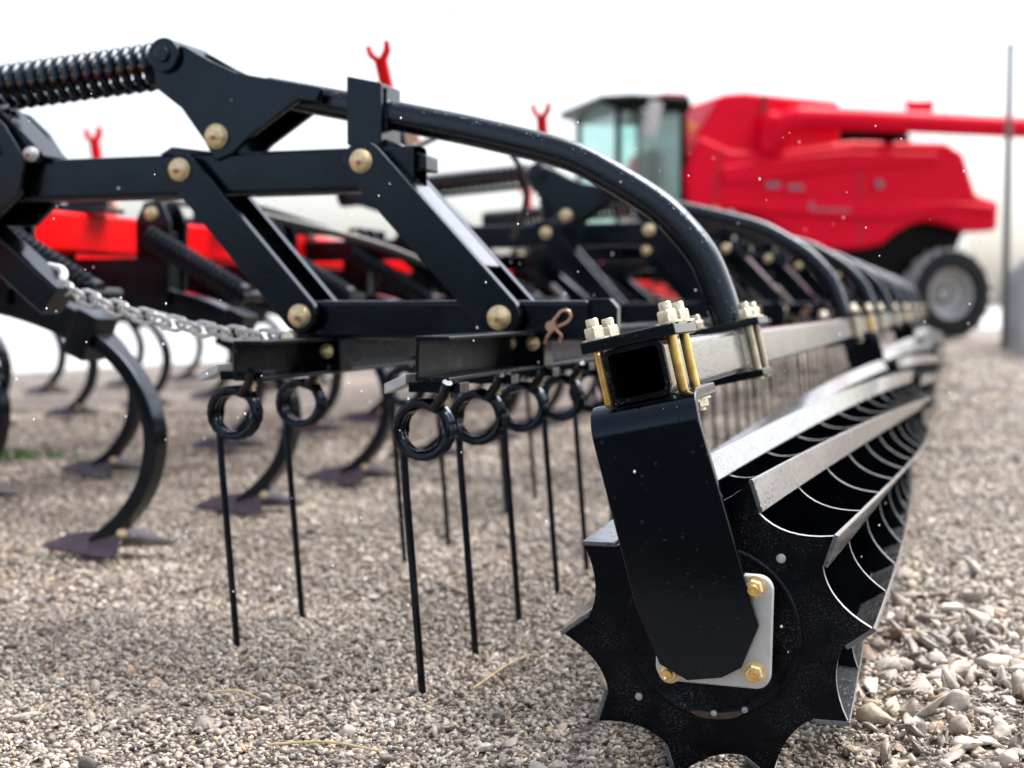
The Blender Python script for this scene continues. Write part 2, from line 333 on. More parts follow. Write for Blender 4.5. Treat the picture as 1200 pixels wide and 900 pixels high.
def rocks(N, xs, ys, rad, sub, seed, flat=0.6, sink=0.25):
    rng = np.random.default_rng(seed)
    bm = bmesh.new(); bmesh.ops.create_icosphere(bm, subdivisions=sub, radius=1.0)
    bv = np.array([v.co[:] for v in bm.verts]); bf = np.array([[v.index for v in f.verts] for f in bm.faces]); bm.free()
    nv = len(bv)
    V = np.repeat(bv[None], N, 0)
    V = V * (1 + rng.uniform(-0.28, 0.28, (N, nv, 1)))
    # cut some flat facets for an angular crushed look
    for _ in range(6 if sub == 1 else 11):
        d = rng.normal(size=(N, 1, 3)); d /= np.linalg.norm(d, axis=2, keepdims=True)
        t = rng.uniform(0.35, 0.75, (N, 1, 1)) if sub == 1 else rng.uniform(0.32, 0.66, (N, 1, 1)); pr = (V * d).sum(2, keepdims=True)
        V = V - d * np.maximum(0, pr - t)
    sc = np.stack([rng.uniform(0.8, 1.5, N), rng.uniform(0.6, 1.0, N), rng.uniform(flat * 0.7, flat * 1.3, N)], 1)
    V = V * sc[:, None] * rad[:, None, None]
    q = rng.normal(size=(N, 4)); q[:, 1:3] *= 0.35; q /= np.linalg.norm(q, axis=1, keepdims=True)
    a, b, c, d = q.T
    Rm = np.stack([np.stack([1 - 2 * (c * c + d * d), 2 * (b * c - a * d), 2 * (b * d + a * c)], 1),
                   np.stack([2 * (b * c + a * d), 1 - 2 * (b * b + d * d), 2 * (c * d - a * b)], 1),
                   np.stack([2 * (b * d - a * c), 2 * (c * d + a * b), 1 - 2 * (b * b + c * c)], 1)], 1)
    V = np.einsum('nij,nkj->nki', Rm, V)
    z = hgt(xs, ys) + rad * flat * (1 - sink) * rng.uniform(-0.2, 1.0, N)
    V = V + np.stack([xs, ys, z], 1)[:, None]
    F = bf[None] + (np.arange(N) * nv)[:, None, None]
    pal = np.array([(0.35, 0.305, 0.26), (0.42, 0.38, 0.335), (0.27, 0.237, 0.208), (0.50, 0.46, 0.415), (0.37, 0.27, 0.185), (0.13, 0.12, 0.113), (0.45, 0.38, 0.29), (0.60, 0.57, 0.53)])
    ci = rng.choice(len(pal), N, p=[0.24, 0.22, 0.15, 0.13, 0.06, 0.07, 0.09, 0.04])
    tint = pal[ci] * rng.uniform(0.85, 1.25, (N, 1)) * np.array([1.02, 0.99, 0.95])
    return V.reshape(-1, 3), F.reshape(-1, 3), np.repeat(tint, nv, 0)
def scatter():
    rng = np.random.default_rng(3); parts = []
    def zone(N, d0, d1, r0, r1, sub, seed, keep=None, flat=0.46):
        d = np.sqrt(rng.uniform(d0 * d0, d1 * d1, N)); x = rng.uniform(-1, 1, N) * (0.42 * d + 0.15)
        rad = r0 + (r1 - r0) * rng.power(0.45, N)
        if keep is not None:
            k = keep(x, d, rng); x, d, rad = x[k], d[k], rad[k]
        parts.append(rocks(len(x), x, d, rad, sub, seed, flat))
    left = lambda x, d, g: ~((x > 0.42) & (d < 2.5)) | (g.random(len(x)) < 0.45)
    zone(52000, 1.35, 2.6, 0.0032, 0.0085, 1, 11, left)
    zone(36000, 2.6, 4.4, 0.005, 0.011, 1, 12)
    zone(26000, 4.4, 7.5, 0.008, 0.016, 1, 13)
    parts_right = lambda x, d, g: x > 0.12 * d
    zone(60000, 7.5, 17, 0.014, 0.026, 1, 14, parts_right, 0.4)
    zone(900, 1.4, 3.6, 0.010, 0.019, 2, 15, None, 0.5)
    # coarse crushed stone heaped along the outer side of the basket
    N = 2600; x = rng.uniform(0.40, 1.6, N); y = rng.uniform(1.4, 3.0, N)
    pr = np.clip(1.25 - np.abs(y - 1.8) / 1.1, 0, 1) * np.clip((x - 0.36) / 0.16, 0.15, 1); k = rng.random(N) < pr
    x, y = x[k], y[k]; parts.append(rocks(len(x), x, y, 0.011 + 0.021 * rng.power(0.6, len(x)), 2, 21, 0.42, 0.3))
    V = np.concatenate([p[0] for p in parts]); off = np.cumsum([0] + [len(p[0]) for p in parts[:-1]])
    F = np.concatenate([p[1] + o for p, o in zip(parts, off)]); T = np.concatenate([p[2] for p in parts])
    me = bpy.data.meshes.new('gravel'); me.vertices.add(len(V)); me.vertices.foreach_set('co', V.ravel())
    me.loops.add(len(F) * 3); me.loops.foreach_set('vertex_index', F.ravel())
    me.polygons.add(len(F)); me.polygons.foreach_set('loop_start', np.arange(len(F)) * 3)
    me.update(calc_edges=True)
    at = me.attributes.new('tint', 'FLOAT_COLOR', 'POINT'); at.data.foreach_set('color', np.concatenate([T, np.ones((len(T), 1))], 1).ravel())
    me.materials.append(M['stone'])
    o = bpy.data.objects.new('gravel', me); COL.objects.link(o); tag(o, 'loose crushed tan and grey gravel under the implement', 'gravel', kind='stuff')
scatter()

# ------------------------------------------------------------------ the cultivator  (local x = rearwards, y = along its width, z up)
TH = math.atan(525 / 1667)
root = empty('field_cultivator', (0.248, 1.648, 0), -TH)
tag(root, 'black and red tillage implement with curved harrow arms, spring tines and rolling baskets on gravel', 'farm implement')
def u2(pts, y): return [(-u, y, z) for u, z in pts]

# --- red frame
def red_beam(u, y0, y1, z0, z1, wd=0.10):
    b = MB(); b.sweep([(-u, y0, (z0 + z1) / 2), (-u, y1, (z0 + z1) / 2)], rrect(wd, z1 - z0, 0.012), up=(0, 0, 1))
    return b.build('red_frame_beam', M['red'], root)
for u, y0, y1 in ((1.98, -0.2, 13), (2.72, 0.4, 13), (4.25, 0.8, 13), (5.5, 1.5, 13)): red_beam(u, y0, y1, 0.684, 0.790)
for u in (2.12, 2.9): red_beam(u, -0.2, 13, 0.595, 0.655, 0.07)
for y in (3.3, 7.1, 10.9):
    b = MB(); b.sweep([(-2.04, y, 0.737), (-5.44, y, 0.737)], rrect(0.10, 0.098, 0.012), up=(0, 0, 1)); b.build('red_frame_beam', M['red'], root)

# --- shanks with sweeps and trip springs
prof = [(2.05, 0.600), (1.90, 0.575), (1.754, 0.553), (1.623, 0.520), (1.517, 0.482), (1.434, 0.418), (1.384, 0.336), (1.370, 0.255), (1.392, 0.165), (1.445, 0.092), (1.515, 0.036)]
OX = 2.05
b = MB(); b.sweep(catmull([(OX - u, 0, z) for u, z in prof], 5), rrect(0.032, 0.052, 0.005, 2))
sh0 = b.build('shank', M['black'], root, loc=(-OX, 1.0, 0))
b = MB()                                            # winged sweep point
tipx, tailx = OX - 1.66, OX - 1.45
b.add([(tipx, 0, 0.022), (tailx - 0.01, -0.060, 0.016), (tailx + 0.02, -0.058, 0.024), (tailx - 0.03, 0, 0.046), (tailx + 0.07, 0.100, 0.026), (tailx + 0.04, 0.100, 0.018),
       (tipx + 0.07, 0, 0.052), (tailx + 0.01, -0.02, 0.072), (tailx + 0.01, 0.02, 0.072), (tipx + 0.02, 0, 0.012)],
      [(0, 1, 2, 6), (6, 2, 3, 7), (6, 7, 8), (6, 8, 3, 4), (0, 6, 4, 5), (9, 1, 0), (9, 0, 5), (9, 3, 2, 1), (9, 5, 4, 3), (7, 3, 8)])
b.build('sweep', M['sweep'], sh0)
b = MB(); b.nut((tailx + 0.005, -0.017, 0.062), (0.4, -1, 0.2), 0.009, 0.008, end=0.004); b.build('sweep_bolt', M['zinc'], sh0)
b = MB()                                            # bracket behind the beam, with the arm that holds the shank
b.prism([(OX - 1.79, 0.56), (OX - 1.70, 0.55), (OX - 1.69, 0.76), (OX - 1.715, 0.815), (OX - 1.765, 0.815), (OX - 1.79, 0.77)], -0.048, -0.034)
b.prism([(OX - 1.79, 0.56), (OX - 1.70, 0.55), (OX - 1.69, 0.76), (OX - 1.715, 0.815), (OX - 1.765, 0.815), (OX - 1.79, 0.77)], 0.034, 0.048)
b.prism([(OX - 1.785, 0.57), (OX - 1.705, 0.57), (OX - 1.705, 0.74), (OX - 1.785, 0.74)], -0.034, 0.034)
b.box((OX - 1.90, 0, 0.635), (0.26, 0.09, 0.07)); b.box((OX - 2.04, 0, 0.73), (0.012, 0.09, 0.18)); b.box((OX - 1.96, 0.0, 0.798), (0.16, 0.09, 0.012)); b.box((OX - 1.97, 0, 0.82), (0.07, 0.08, 0.045))
b.sweep(catmull([(OX - 1.95, 0, 0.592), (OX - 1.78, 0, 0.572), (OX - 1.63, 0, 0.536), (OX - 1.50, 0, 0.484)], 4), rrect(0.068, 0.066, 0.008))
b.box((OX - 1.525, 0, 0.486), (0.055, 0.085, 0.10), Matrix.Rotation(R(24), 3, 'Y'))
b.build('shank_bracket', M['black'], sh0, 0.003)
b = MB(); b.lathe([(0, 0), (0.019, 0), (0.017, 0.012), (0.009, 0.018), (0, 0.019)], (OX - 1.74, -0.049, 0.785), (0, -1, 0), 16); b.build('bracket_bolt', M['zinc'], sh0)
def coil_path(p0, p1, r, turns, k=12):
    p0, p1 = Vector(p0), Vector(p1); a = (p1 - p0).normalized(); u = a.orthogonal().normalized(); v = a.cross(u); N = int(turns * k)
    return [p0 + (p1 - p0) * (i / N) + (u * math.cos(2 * math.pi * i / k) + v * math.sin(2 * math.pi * i / k)) * r for i in range(N + 1)]
b = MB(); q0, q1 = Vector((OX - 1.735, -0.075, 0.725)), Vector((OX - 1.46, -0.075, 0.572))
b.tube(coil_path(q0, q1 - (q1 - q0) * 0.06, 0.0255, 17), 0.0066, 7, up=(0, 1, 0)); b.cyl(q0, q1, 0.009)
b.lathe([(0, 0), (0.028, 0), (0.028, 0.02), (0, 0.02)], q1 - (q1 - q0) * 0.06, q1 - q0, 16); b.cyl(q1 + Vector((-0.005, -0.02, 0)), q1 + Vector((-0.005, 0.09, 0)), 0.014)
b.build('trip_spring', M['scuffed'], sh0)
ranks = [(1.37 + 0.68 - OX, [1.65 + 0.65 * i for i in range(9)]), (0.83, [1.58, 2.24, 3.06, 3.75, 4.4, 5.1, 5.8, 6.5]), (2.30, [2.9, 3.55, 4.2, 4.86, 5.55, 6.2, 6.9]), (3.45, [4.3, 4.95, 5.6, 6.45, 7.2, 8.0])]
for du, vs_ in ranks:
    for v in vs_: copy_part(sh0, root, v - 1.0, -du)

for u, z, r_ in ((2.35, 0.60, 0.05), (3.3, 0.62, 0.06), (4.7, 0.60, 0.06)):
    b = MB(); b.cyl((-u, 1.2, z), (-u, 12.5, z), r_, 16); b.build('rock_shaft', M['black'], root)
# --- harrow tine bars (two rows) and spring tines
def tine_bar(u, y0, y1, z, h=0.062, wd=0.05):
    b = MB(); t = 0.006; x0, x1, zb, zt = -u - wd / 2, -u + wd / 2, z - h / 2, z + h / 2
    b.prism([(x0, zb), (x1, zb), (x1, zb + t), (x0 + t, zb + t), (x0 + t, zt - t), (x1, zt - t), (x1, zt), (x0, zt)], y0, y1)
    return b.build('tine_bar', M['scuffed'], root, 0.0015)
def row(u, y0, z): 
    for k in range(3): tine_bar(u, y0 + 3.85 * k, y0 + 3.85 * k + 3.6, z)
row(0.426, 0.165, 0.476); row(0.790, 0.325, 0.463)
def tine(lean):
    # coil of two and a bit turns hanging under the bar, one straight leg down from its front side
    b = MB(); r, wr = 0.0365, 0.0074; pth = []
    N = 42
    for i in range(N + 1):
        a = R(58) + 2 * math.pi * (2.36 * i / N); a = a if False else a
        pth.append((r * math.cos(a), -0.016 + 0.032 * i / N, r * math.sin(a)))
    pth = [(0.045, -0.030, 0.068), (0.036, -0.022, 0.050)] + pth
    b.tube(pth, wr, 9, up=(0, 1, 0))
    leg = catmull([(-r * 1.0, 0.016, 0.006), (-r - 0.0005, 0.017, -0.05), (-r + lean * 0.4, 0.017, -0.19), (-r + lean, 0.017, -0.380)], 6)
    b.tube(leg, wr, 9, up=(0, 1, 0), scale=[max(0.74, 1 - 0.05 * q) for q in range(len(leg))])
    return b
t0 = tine(0.026).build('spring_tine', M['black'], root, loc=(-0.447, 0.19, 0.377))
b = MB()
b.add([(-0.050, -0.024, 0.064), (-0.018, -0.024, 0.078), (-0.018, 0.022, 0.078), (-0.050, 0.022, 0.064), (-0.050, -0.024, 0.050), (-0.018, -0.024, 0.064), (-0.018, 0.022, 0.064), (-0.050, 0.022, 0.050)],
      [(0, 1, 2, 3), (7, 6, 5, 4), (0, 4, 5, 1), (1, 5, 6, 2), (2, 6, 7, 3), (3, 7, 4, 0)])
b.build('tine_clip', M['galv'], t0, 0.001)
b = MB(); b.box((0.022, -0.001, 0.060), (0.075, 0.04, 0.014)); b.build('tine_clamp', M['black'], t0, 0.001)
b = MB(); b.nut((0.030, -0.004, 0.052), (0.2, 0, -1), 0.009, 0.009, end=0.006, er=0.005); b.build('clip_bolt', M['zinc'], t0)
for k in range(1, 46): copy_part(t0, root, 0.235 * k + random.uniform(-0.01, 0.01))
for k in range(15):
    for d in (0, 0.235):
        copy_part(t0, root, 0.35 + 0.77 * k + d * (1 + 0.15 * (k > 0)) - 0.19, -(0.826 - 0.447) - min(k, 2) * 0.02, 0.003)

# --- harrow arm assemblies
V0 = 0.63
outer = [(0.072, 0.530), (0.090, 0.585), (0.114, 0.639), (0.150, 0.686), (0.200, 0.733), (0.288, 0.788), (0.360, 0.822), (0.508, 0.862), (0.646, 0.893), (0.751, 0.917), (0.90, 0.948)]
oc = catmull([(-u, 0, z) for u, z in outer], 5); path = []
for i, p in enumerate(oc):
    t = (oc[min(i + 1, len(oc) - 1)] - oc[max(i - 1, 0)]).normalized(); nrm = Vector((-t.z, 0, t.x)); nrm = -nrm if nrm.z > 0 else nrm
    if abs(nrm.z) < 0.2 and nrm.x > 0: nrm = -nrm
    path.append(p + nrm * 0.0255)
path = [Vector((path[0].x + 0.004, 0, 0.513))] + path
b = MB(); b.sweep(path, rrect(0.05, 0.052, 0.0195, 6)); arm0 = b.build('curved_arm', M['pipe'], root, loc=(0, V0, 0))
b = MB(); b.prism([(-0.738, 0.820), (-0.675, 0.814), (-0.675, 0.922), (-0.738, 0.936)], -0.045, 0.045)
b.prism([(-0.70, 0.78), (-0.60, 0.775), (-0.60, 0.80), (-0.675, 0.83), (-0.70, 0.83)], -0.03, 0.03); b.build('arm_clamp', M['black'], arm0, 0.003)
def bead(b, p0, p1, r=0.0038):                      # a rippled weld bead
    p0, p1 = Vector(p0), Vector(p1); n_ = max(6, int((p1 - p0).length / 0.003)); rg = random.Random(4)
    b.tube([p0.lerp(p1, i / n_) for i in range(n_ + 1)], r, 7, up=(0.2, 0.5, 1), scale=[(1.0 if i % 2 else 0.8) * rg.uniform(0.9, 1.15) for i in range(n_ + 1)])
for p, q in (((-0.7385, -0.027, 0.880), (-0.7385, -0.027, 0.935)), ((-0.6745, -0.026, 0.845), (-0.6745, -0.026, 0.915)), ((-0.823, -0.053, 0.899), (-0.920, -0.053, 0.838))):
    b = MB(); bead(b, p, q); b.build('weld_bead', M['scuffed'], arm0)
tri = [(1.082, 1.012), (1.041, 1.000), (0.991, 0.972), (0.942, 0.950), (0.819, 0.925), (0.780, 0.917), (0.790, 0.894), (0.824, 0.898), (0.922, 0.836), (0.950, 0.812), (0.985, 0.800), (1.005, 0.835), (1.050, 0.894), (1.100, 0.931), (1.108, 0.985)]
b = MB()
for y0 in (-0.052, 0.038): b.prism([(-u, z) for u, z in tri], y0, y0 + 0.014)
b.cyl((-1.078, -0.064, 0.986), (-1.078, 0.064, 0.986), 0.030, 24); b.cyl((-1.078, -0.070, 0.986), (-1.078, 0.070, 0.986), 0.014, 16)
b.box((-0.93, 0, 0.93), (0.06, 0.078, 0.02), Matrix.Rotation(R(14), 3, 'Y'))
b.build('spring_lever', M['black'], arm0, 0.0025)
def pin(u, z, y, r=0.0185):
    b = MB(); b.lathe([(0, 0), (r * 1.08, 0), (r * 1.08, 0.005), (r, 0.006), (r * 0.93, 0.011), (r * 0.6, 0.0155), (0, 0.0175)], (-u, y, z), (0, -1, 0), 24, 0)
    b.cyl((-u + 0.002, y - 0.0165, z - 0.004), (-u + 0.002, y - 0.0195, z - 0.004), 0.0042, 10, 1)
    return b
pin(0.980, 0.842, -0.052, 0.020).build('pivot_pin', [M['zinc'], M['rust']], arm0)
# clamp that holds the arm's foot on the grey tool bar
b = MB(); ROT = Matrix.Rotation(R(-13), 3, 'Y'); ctr = Vector((-0.0958, 0, 0.472))
def tp(s, y, t): return ctr + ROT @ Vector((s, y, t))
b.box(tp(0.004, 0, 0.0405), (0.125, 0.115, 0.012), ROT); b.box(tp(0.0, 0, -0.0405), (0.112, 0.105, 0.012), ROT); b.build('foot_plate', M['black'], arm0, 0.002)
for sx in (-1, 1):
    for y in (-0.043, 0.043):
        b = MB(); b.cyl(tp(sx * 0.047, y, -0.05), tp(sx * 0.047, y, 0.047), 0.0065, 12, 1); b.nut(tp(sx * 0.047, y, 0.0468), ROT @ Vector((0, 0, 1)), 0.0125, 0.013, 0); b.build('clamp_bolt', [M['nut'], M['uzinc']], arm0)
arms = [arm0]
b = MB(); s0, s1 = Vector((-1.128, 0, 0.978)), Vector((-1.80, 0, 0.930))
b.tube(coil_path(s0, s1, 0.0358, 29, 14), 0.0080, 8, up=(0, 1, 0))
spr0 = b.build('pressure_spring', M['black'], root, loc=(0, V0, 0))
b = MB(); b.cyl(s0 + (s1 - s0) * -0.02, s1, 0.008, 14); b.build('spring_rod', M['rust'], spr0)
for p in (s0, s1):
    b = MB(); b.lathe([(0, -0.008), (0.038, -0.008), (0.038, 0.008), (0, 0.008)], p, s1 - s0, 20); b.build('spring_cap', M['black'], spr0)
def hollow(pts, w_, h_, wall=0.006):
    b = MB(); o = rrect(w_, h_, 0.009); i = rrect(w_ - 2 * wall, h_ - 2 * wall, 0.005)
    b.sweep(pts, o, up=(0, 1, 0), cap=False); b.sweep(pts, i, up=(0, 1, 0), cap=False); k = len(o); m = len(pts)
    n0 = 0; n1 = m * k
    for e in (0, m - 1): b.add([], []) or b.f.extend([(n0 + e * k + j, n0 + e * k + (j + 1) % k, n1 + e * k + (j + 1) % k, n1 + e * k + j) for j in range(k)]); b.mi.extend([0] * k)
    return b
b = hollow([(-1.52, 0, 0.776), (-0.617, 0, 0.779)], 0.075, 0.062); top0 = b.build('top_link', M['black'], root, loc=(0, V0 - 0.012, 0))
b = MB(); b.prism([(-1.10, 0.815), (-1.075, 0.828), (-1.00, 0.818), (-1.00, 0.8145)], -0.03, 0.03); b.build('stop_lug', M['black'], top0)
def strap(u0, z0, u1, z1, wdt, y0, y1, lug=0.030):
    a, c = Vector((-u0, 0, z0)), Vector((-u1, 0, z1)); t = (c - a).normalized(); n_ = Vector((-t.z, 0, t.x))
    a2, c2 = a - t * lug, c + t * lug; pts = []
    for i in range(7): 
        an = math.pi / 2 + math.pi * i / 6; pts.append(a + n_ * (wdt / 2 * math.sin(an)) + t * (wdt / 2 * math.cos(an)) * 0.95)
    for i in range(7):
        an = -math.pi / 2 + math.pi * i / 6; pts.append(c + n_ * (wdt / 2 * math.sin(an)) + t * (wdt / 2 * math.cos(an)) * 0.95)
    return [(p.x, p.z) for p in pts]
b = MB(); pl = strap(1.044, 0.785, 0.816, 0.531, 0.062, 0, 0)
b.prism(pl, -0.068, -0.050); b.prism(pl, 0.030, 0.048)
lnk0 = b.build('side_link', M['black'], root, 0.002, loc=(0, V0, 0))
for u, z in ((1.044, 0.785), (0.816, 0.531)): pin(u, z, -0.068).build('pivot_pin', [M['zinc'], M['rust']], lnk0)
b = MB(); pl = strap(0.699, 0.789, 0.457, 0.529, 0.072, 0, 0); b.prism(pl, -0.072, -0.050); b.prism(pl, 0.034, 0.056)
a, c = Vector((-0.699, 0, 0.789)), Vector((-0.457, 0, 0.529)); t = (c - a).normalized(); n_ = Vector((-t.z, 0, t.x)); n_ = n_ if n_.z > 0 else -n_
pa, pc = a + t * 0.045 + n_ * 0.031, c - t * 0.085 + n_ * 0.031
ang = math.atan2(-(t.z), t.x)
b.box((pa + pc) / 2 + Vector((0, -0.008, 0)), ((pc - pa).length, 0.084, 0.008), Matrix.Rotation(ang, 3, 'Y'), 1)
lnk1 = b.build('side_link', [M['black'], M['tube']], root, 0.002, loc=(0, V0, 0))
for u, z in ((0.699, 0.789), (0.457, 0.529)): pin(u, z, -0.072).build('pivot_pin', [M['zinc'], M['rust']], lnk1)
b = MB(); b.sweep([(-0.842, 0, 0.524), (-0.318, 0, 0.524)], rrect(0.066, 0.060, 0.008), up=(0, 1, 0))
b.prism([(-0.33, 0.560), (-0.285, 0.560), (-0.272, 0.545), (-0.272, 0.478), (-0.33, 0.478)], -0.012, 0.012)
low0 = b.build('lower_link', M['black'], root, 0.002, loc=(0, V0 - 0.012, 0))
b = MB(); hp = [(-0.366, 0.530), (-0.360, 0.538), (-0.349, 0.540), (-0.343, 0.532), (-0.347, 0.523), (-0.360, 0.516), (-0.374, 0.508), (-0.384, 0.496), (-0.388, 0.486)]
b.tube(catmull([(x, -0.037, z) for x, z in hp], 4), 0.0032, 8, up=(0, 1, 0)); hp2 = [(-0.366, 0.530), (-0.372, 0.520), (-0.366, 0.508), (-0.358, 0.500), (-0.362, 0.488)]
b.tube(catmull([(x, -0.041, z) for x, z in hp2], 4), 0.0032, 8, up=(0, 1, 0)); b.cyl((-0.374, -0.030, 0.515), (-0.374, -0.048, 0.515), 0.009, 14)
b.build('hairpin_clip', M['copper'], low0)
for u, z in ((0.426, 0.476), (0.790, 0.463)):          # hangers that carry the tine bars
    b = MB(); b.prism([(-u - 0.035, z - 0.028), (-u + 0.035, z - 0.028), (-u + 0.035, 0.500), (-u - 0.035, 0.500)], -0.026, 0.026); b.build('bar_hanger', M['black'], low0, 0.002)
for u, z in ((0.41, 0.487), (0.45, 0.487), (0.78, 0.47)):
    b = MB(); b.nut((-u, -0.027, z), (0, -1, 0), 0.010, 0.008, end=0.006, er=0.005); b.build('hanger_bolt', M['zinc'], low0)
b = MB()                                            # front bracket that ties the linkage to the frame
b.prism([(-1.57, 0.70), (-1.43, 0.70), (-1.37, 0.75), (-1.355, 0.81), (-1.40, 0.875), (-1.44, 0.91), (-1.50, 0.93), (-1.57, 0.90)], -0.075, -0.060)
b.prism([(-1.57, 0.70), (-1.43, 0.70), (-1.37, 0.75), (-1.355, 0.81), (-1.40, 0.875), (-1.44, 0.91), (-1.50, 0.93), (-1.57, 0.90)], 0.050, 0.065)
b.sweep(catmull([(-1.49, -0.02, 0.945), (-1.43, -0.02, 0.90), (-1.38, -0.02, 0.855), (-1.335, -0.02, 0.812)], 5), rect(0.02, 0.075))
b.sweep([(-1.50, 0, 0.85), (-1.78, 0, 0.94)], rrect(0.06, 0.08, 0.008)); b.sweep([(-1.52, 0, 0.74), (-1.94, 0, 0.735)], rrect(0.07, 0.07, 0.008))
b.sweep([(-1.60, -0.01, 0.765), (-1.335, -0.01, 0.556)], rrect(0.062, 0.066, 0.008))
brk0 = b.build('link_bracket', M['black'], root, 0.003, loc=(0, V0, 0))
for u, z, y in ((1.425, 0.832, -0.075), (1.35, 0.822, -0.062)): pin(u, z, y, 0.013).build('bracket_pin', [M['galv'], M['rust']], brk0)
SECT = [2.93, 4.5, 5.9, 7.35, 8.8, 10.3, 11.9]
for v in SECT:
    for o in (arm0, spr0, top0, lnk0, lnk1, low0, brk0): copy_part(o, root, v - V0)

# --- grey tool bar, hollow at its open near end
b = MB(); o_s = [tp(x, 0, z) - ctr for x, z in rrect(0.072, 0.065, 0.010)]; i_s = [tp(x, 0, z) - ctr for x, z in rrect(0.060, 0.053, 0.006)]
k = len(o_s); y0, y1 = -0.045, 11.6
ring = [ctr + p + Vector((0, y, 0)) for y in (y0, y1) for p in o_s] + [ctr + p + Vector((0, y, 0)) for y in (y0, y1) for p in i_s]
b.add(ring, [(j, (j + 1) % k, k + (j + 1) % k, k + j) for j in range(k)])
o_ = len(b.f); b.f += [(2 * k + j, 2 * k + (j + 1) % k, 3 * k + (j + 1) % k, 3 * k + j) for j in range(k)] + [(j, (j + 1) % k, 2 * k + (j + 1) % k, 2 * k + j) for j in range(k)] + [(k + j, k + (j + 1) % k, 3 * k + (j + 1) % k, 3 * k + j) for j in range(k)]
b.mi += [1] * (3 * k)
b.build('tool_bar', [M['tube'], M['plate']], root)

# --- rolling baskets
RB, ZC, LB, NT, TW, A0 = 0.181, 0.168, 3.6, 10, -16.5, 5.0
def dirn(a): return Vector((math.cos(R(a)), 0, math.sin(R(a))))
def tooth(a):
    T = dirn(a) * RB; I = T - dirn(a + 31) * 0.037; return T, I
def star(y):
    pts = []; edge = []
    for k in range(NT):
        a = A0 + TW * y - 36 * k
        T, I = tooth(a); T2, _ = tooth(a - 36)
        pts += [T, I]; edge += [0, 1]
        m = (I + T2) / 2; sag = -m.normalized() * 0.0115
        for j in range(1, 8):
            s_ = j / 8; pts.append(I.lerp(T2, s_) + sag * (4 * s_ * (1 - s_))); edge.append(1)
    return pts, edge
def disc(b, y, th=0.006, hole=0.0):
    pts, edge = star(y); n = len(pts); O_ = len(b.v)
    b.v += [(p.x, y - th / 2, p.z) for p in pts] + [(p.x, y + th / 2, p.z) for p in pts] + [(0, y - th / 2, 0), (0, y + th / 2, 0)]
    for i in range(n):
        j = (i + 1) % n
        b.f += [(O_ + 2 * n, O_ + j, O_ + i), (O_ + 2 * n + 1, O_ + n + i, O_ + n + j), (O_ + i, O_ + j, O_ + n + j, O_ + n + i)]; b.mi += [0, 0, edge[i]]
b = MB(); b.cyl((0, 0.0, 0), (0, LB, 0), 0.03, 18); bk0 = b.build('rolling_basket', M['black'], root, loc=(-0.012, 0, ZC))
for y in (0.0, LB):
    b = MB(); disc(b, y, 0.008)
    if y == 0:
        h_ = MB(); h_.lathe([(0.0, -0.0075), (0.090, -0.0075), (0.096, -0.0105), (0.1005, -0.0105), (0.103, -0.008), (0.103, -0.0041)], (0, y, 0), (0, 1, 0), 72); h_.build('hub_cover', M['plate'], bk0)
    b.build('end_plate', [M['plate'], M['edge']], bk0)
for i in range(1, 12):
    b = MB(); disc(b, 0.3 * i, 0.006); b.build('basket_disc', [M['black'], M['edge']], bk0)
for k in range(NT):
    b = MB(); vs_, fs_ = [], []; N = 40
    for i in range(N + 1):
        y = -0.006 + (LB + 0.012) * i / N; a = A0 + TW * y - 36 * k; T, I = tooth(a)
        d = (T - I).normalized(); nn = Vector((-d.z, 0, d.x)); nn = nn if nn.dot(T) > 0 else -nn   # outward side
        for p in (T + d * 0.003 + nn * 0.006, T + d * 0.003 + nn * 0.0004, I + nn * 0.0004, I + nn * 0.006): vs_.append((p.x, y, p.z))
    for i in range(N):
        for j in range(4): fs_.append((i * 4 + j, i * 4 + (j + 1) % 4, i * 4 + 4 + (j + 1) % 4, i * 4 + 4 + j))
    fs_ += [(0, 1, 2, 3), (N * 4, N * 4 + 1, N * 4 + 2, N * 4 + 3)]
    b.add(vs_, fs_); b.build('basket_blade', M['steel'], bk0, 0.0012)
for x, z, yy, r_ in ((0.078, 0.090, -0.0042, 0.0058), (-0.088, -0.085, -0.0042, 0.0048), (0.003, -0.0955, -0.0107, 0.004), (0.039, -0.0885, -0.0107, 0.004)):
    b = MB(); b.lathe([(0, 0), (r_, 0), (r_ * 0.8, 0.0015), (0, 0.0022)], (x, yy, z), (0, -1, 0), 12); b.build('bare_rivet', M['edge'], bk0)
b = MB(); b.sweep([(0.1005 * math.sin(R(a)), -0.0108, -0.0985 * math.cos(R(a))) for a in range(-14, 23, 4)], rect(0.0075, 0.0008), scale=[0.3, 0.8, 1, 1, 1, 1, 1, 1, 0.8, 0.3]); b.build('worn_patch', M['wornrust'], bk0)
b = MB()
b.lathe([(0, -0.036), (0.045, -0.036), (0.052, -0.030), (0.052, -0.0076), (0, -0.0076)], (0, 0, 0), (0, 1, 0), 40); b.build('bearing_housing', M['black'], bk0)
def rsq(cx, cz, w_, h_, r, rot=0):
    c_, s_ = math.cos(rot), math.sin(rot); return [(cx + x * c_ - z * s_, cz + x * s_ + z * c_) for x, z in rrect(w_, h_, r, 6)]
b = MB(); b.prism(rsq(0.008, 0.013, 0.132, 0.130, 0.017, R(-1)), -0.0485, -0.0365); b.build('bearing_flange', M['flange'], bk0, 0.002)
for x, z in ((0.0545, 0.064), (0.0555, -0.033), (-0.0415, -0.040)):
    b = MB(); b.nut((x, -0.0485, z), (0, -1, 0), 0.0105, 0.010, 0, 0.0, 0); b.lathe([(0, 0), (0.0062, 0), (0.0055, 0.009), (0.003, 0.0095), (0, 0.0085)], (x, -0.0605, z), (0, -1, 0), 14, 1)
    b.build('flange_bolt', [M['zinc'], M['gold']], bk0)
for k in (1, 2): copy_part(bk0, root, 3.85 * k)

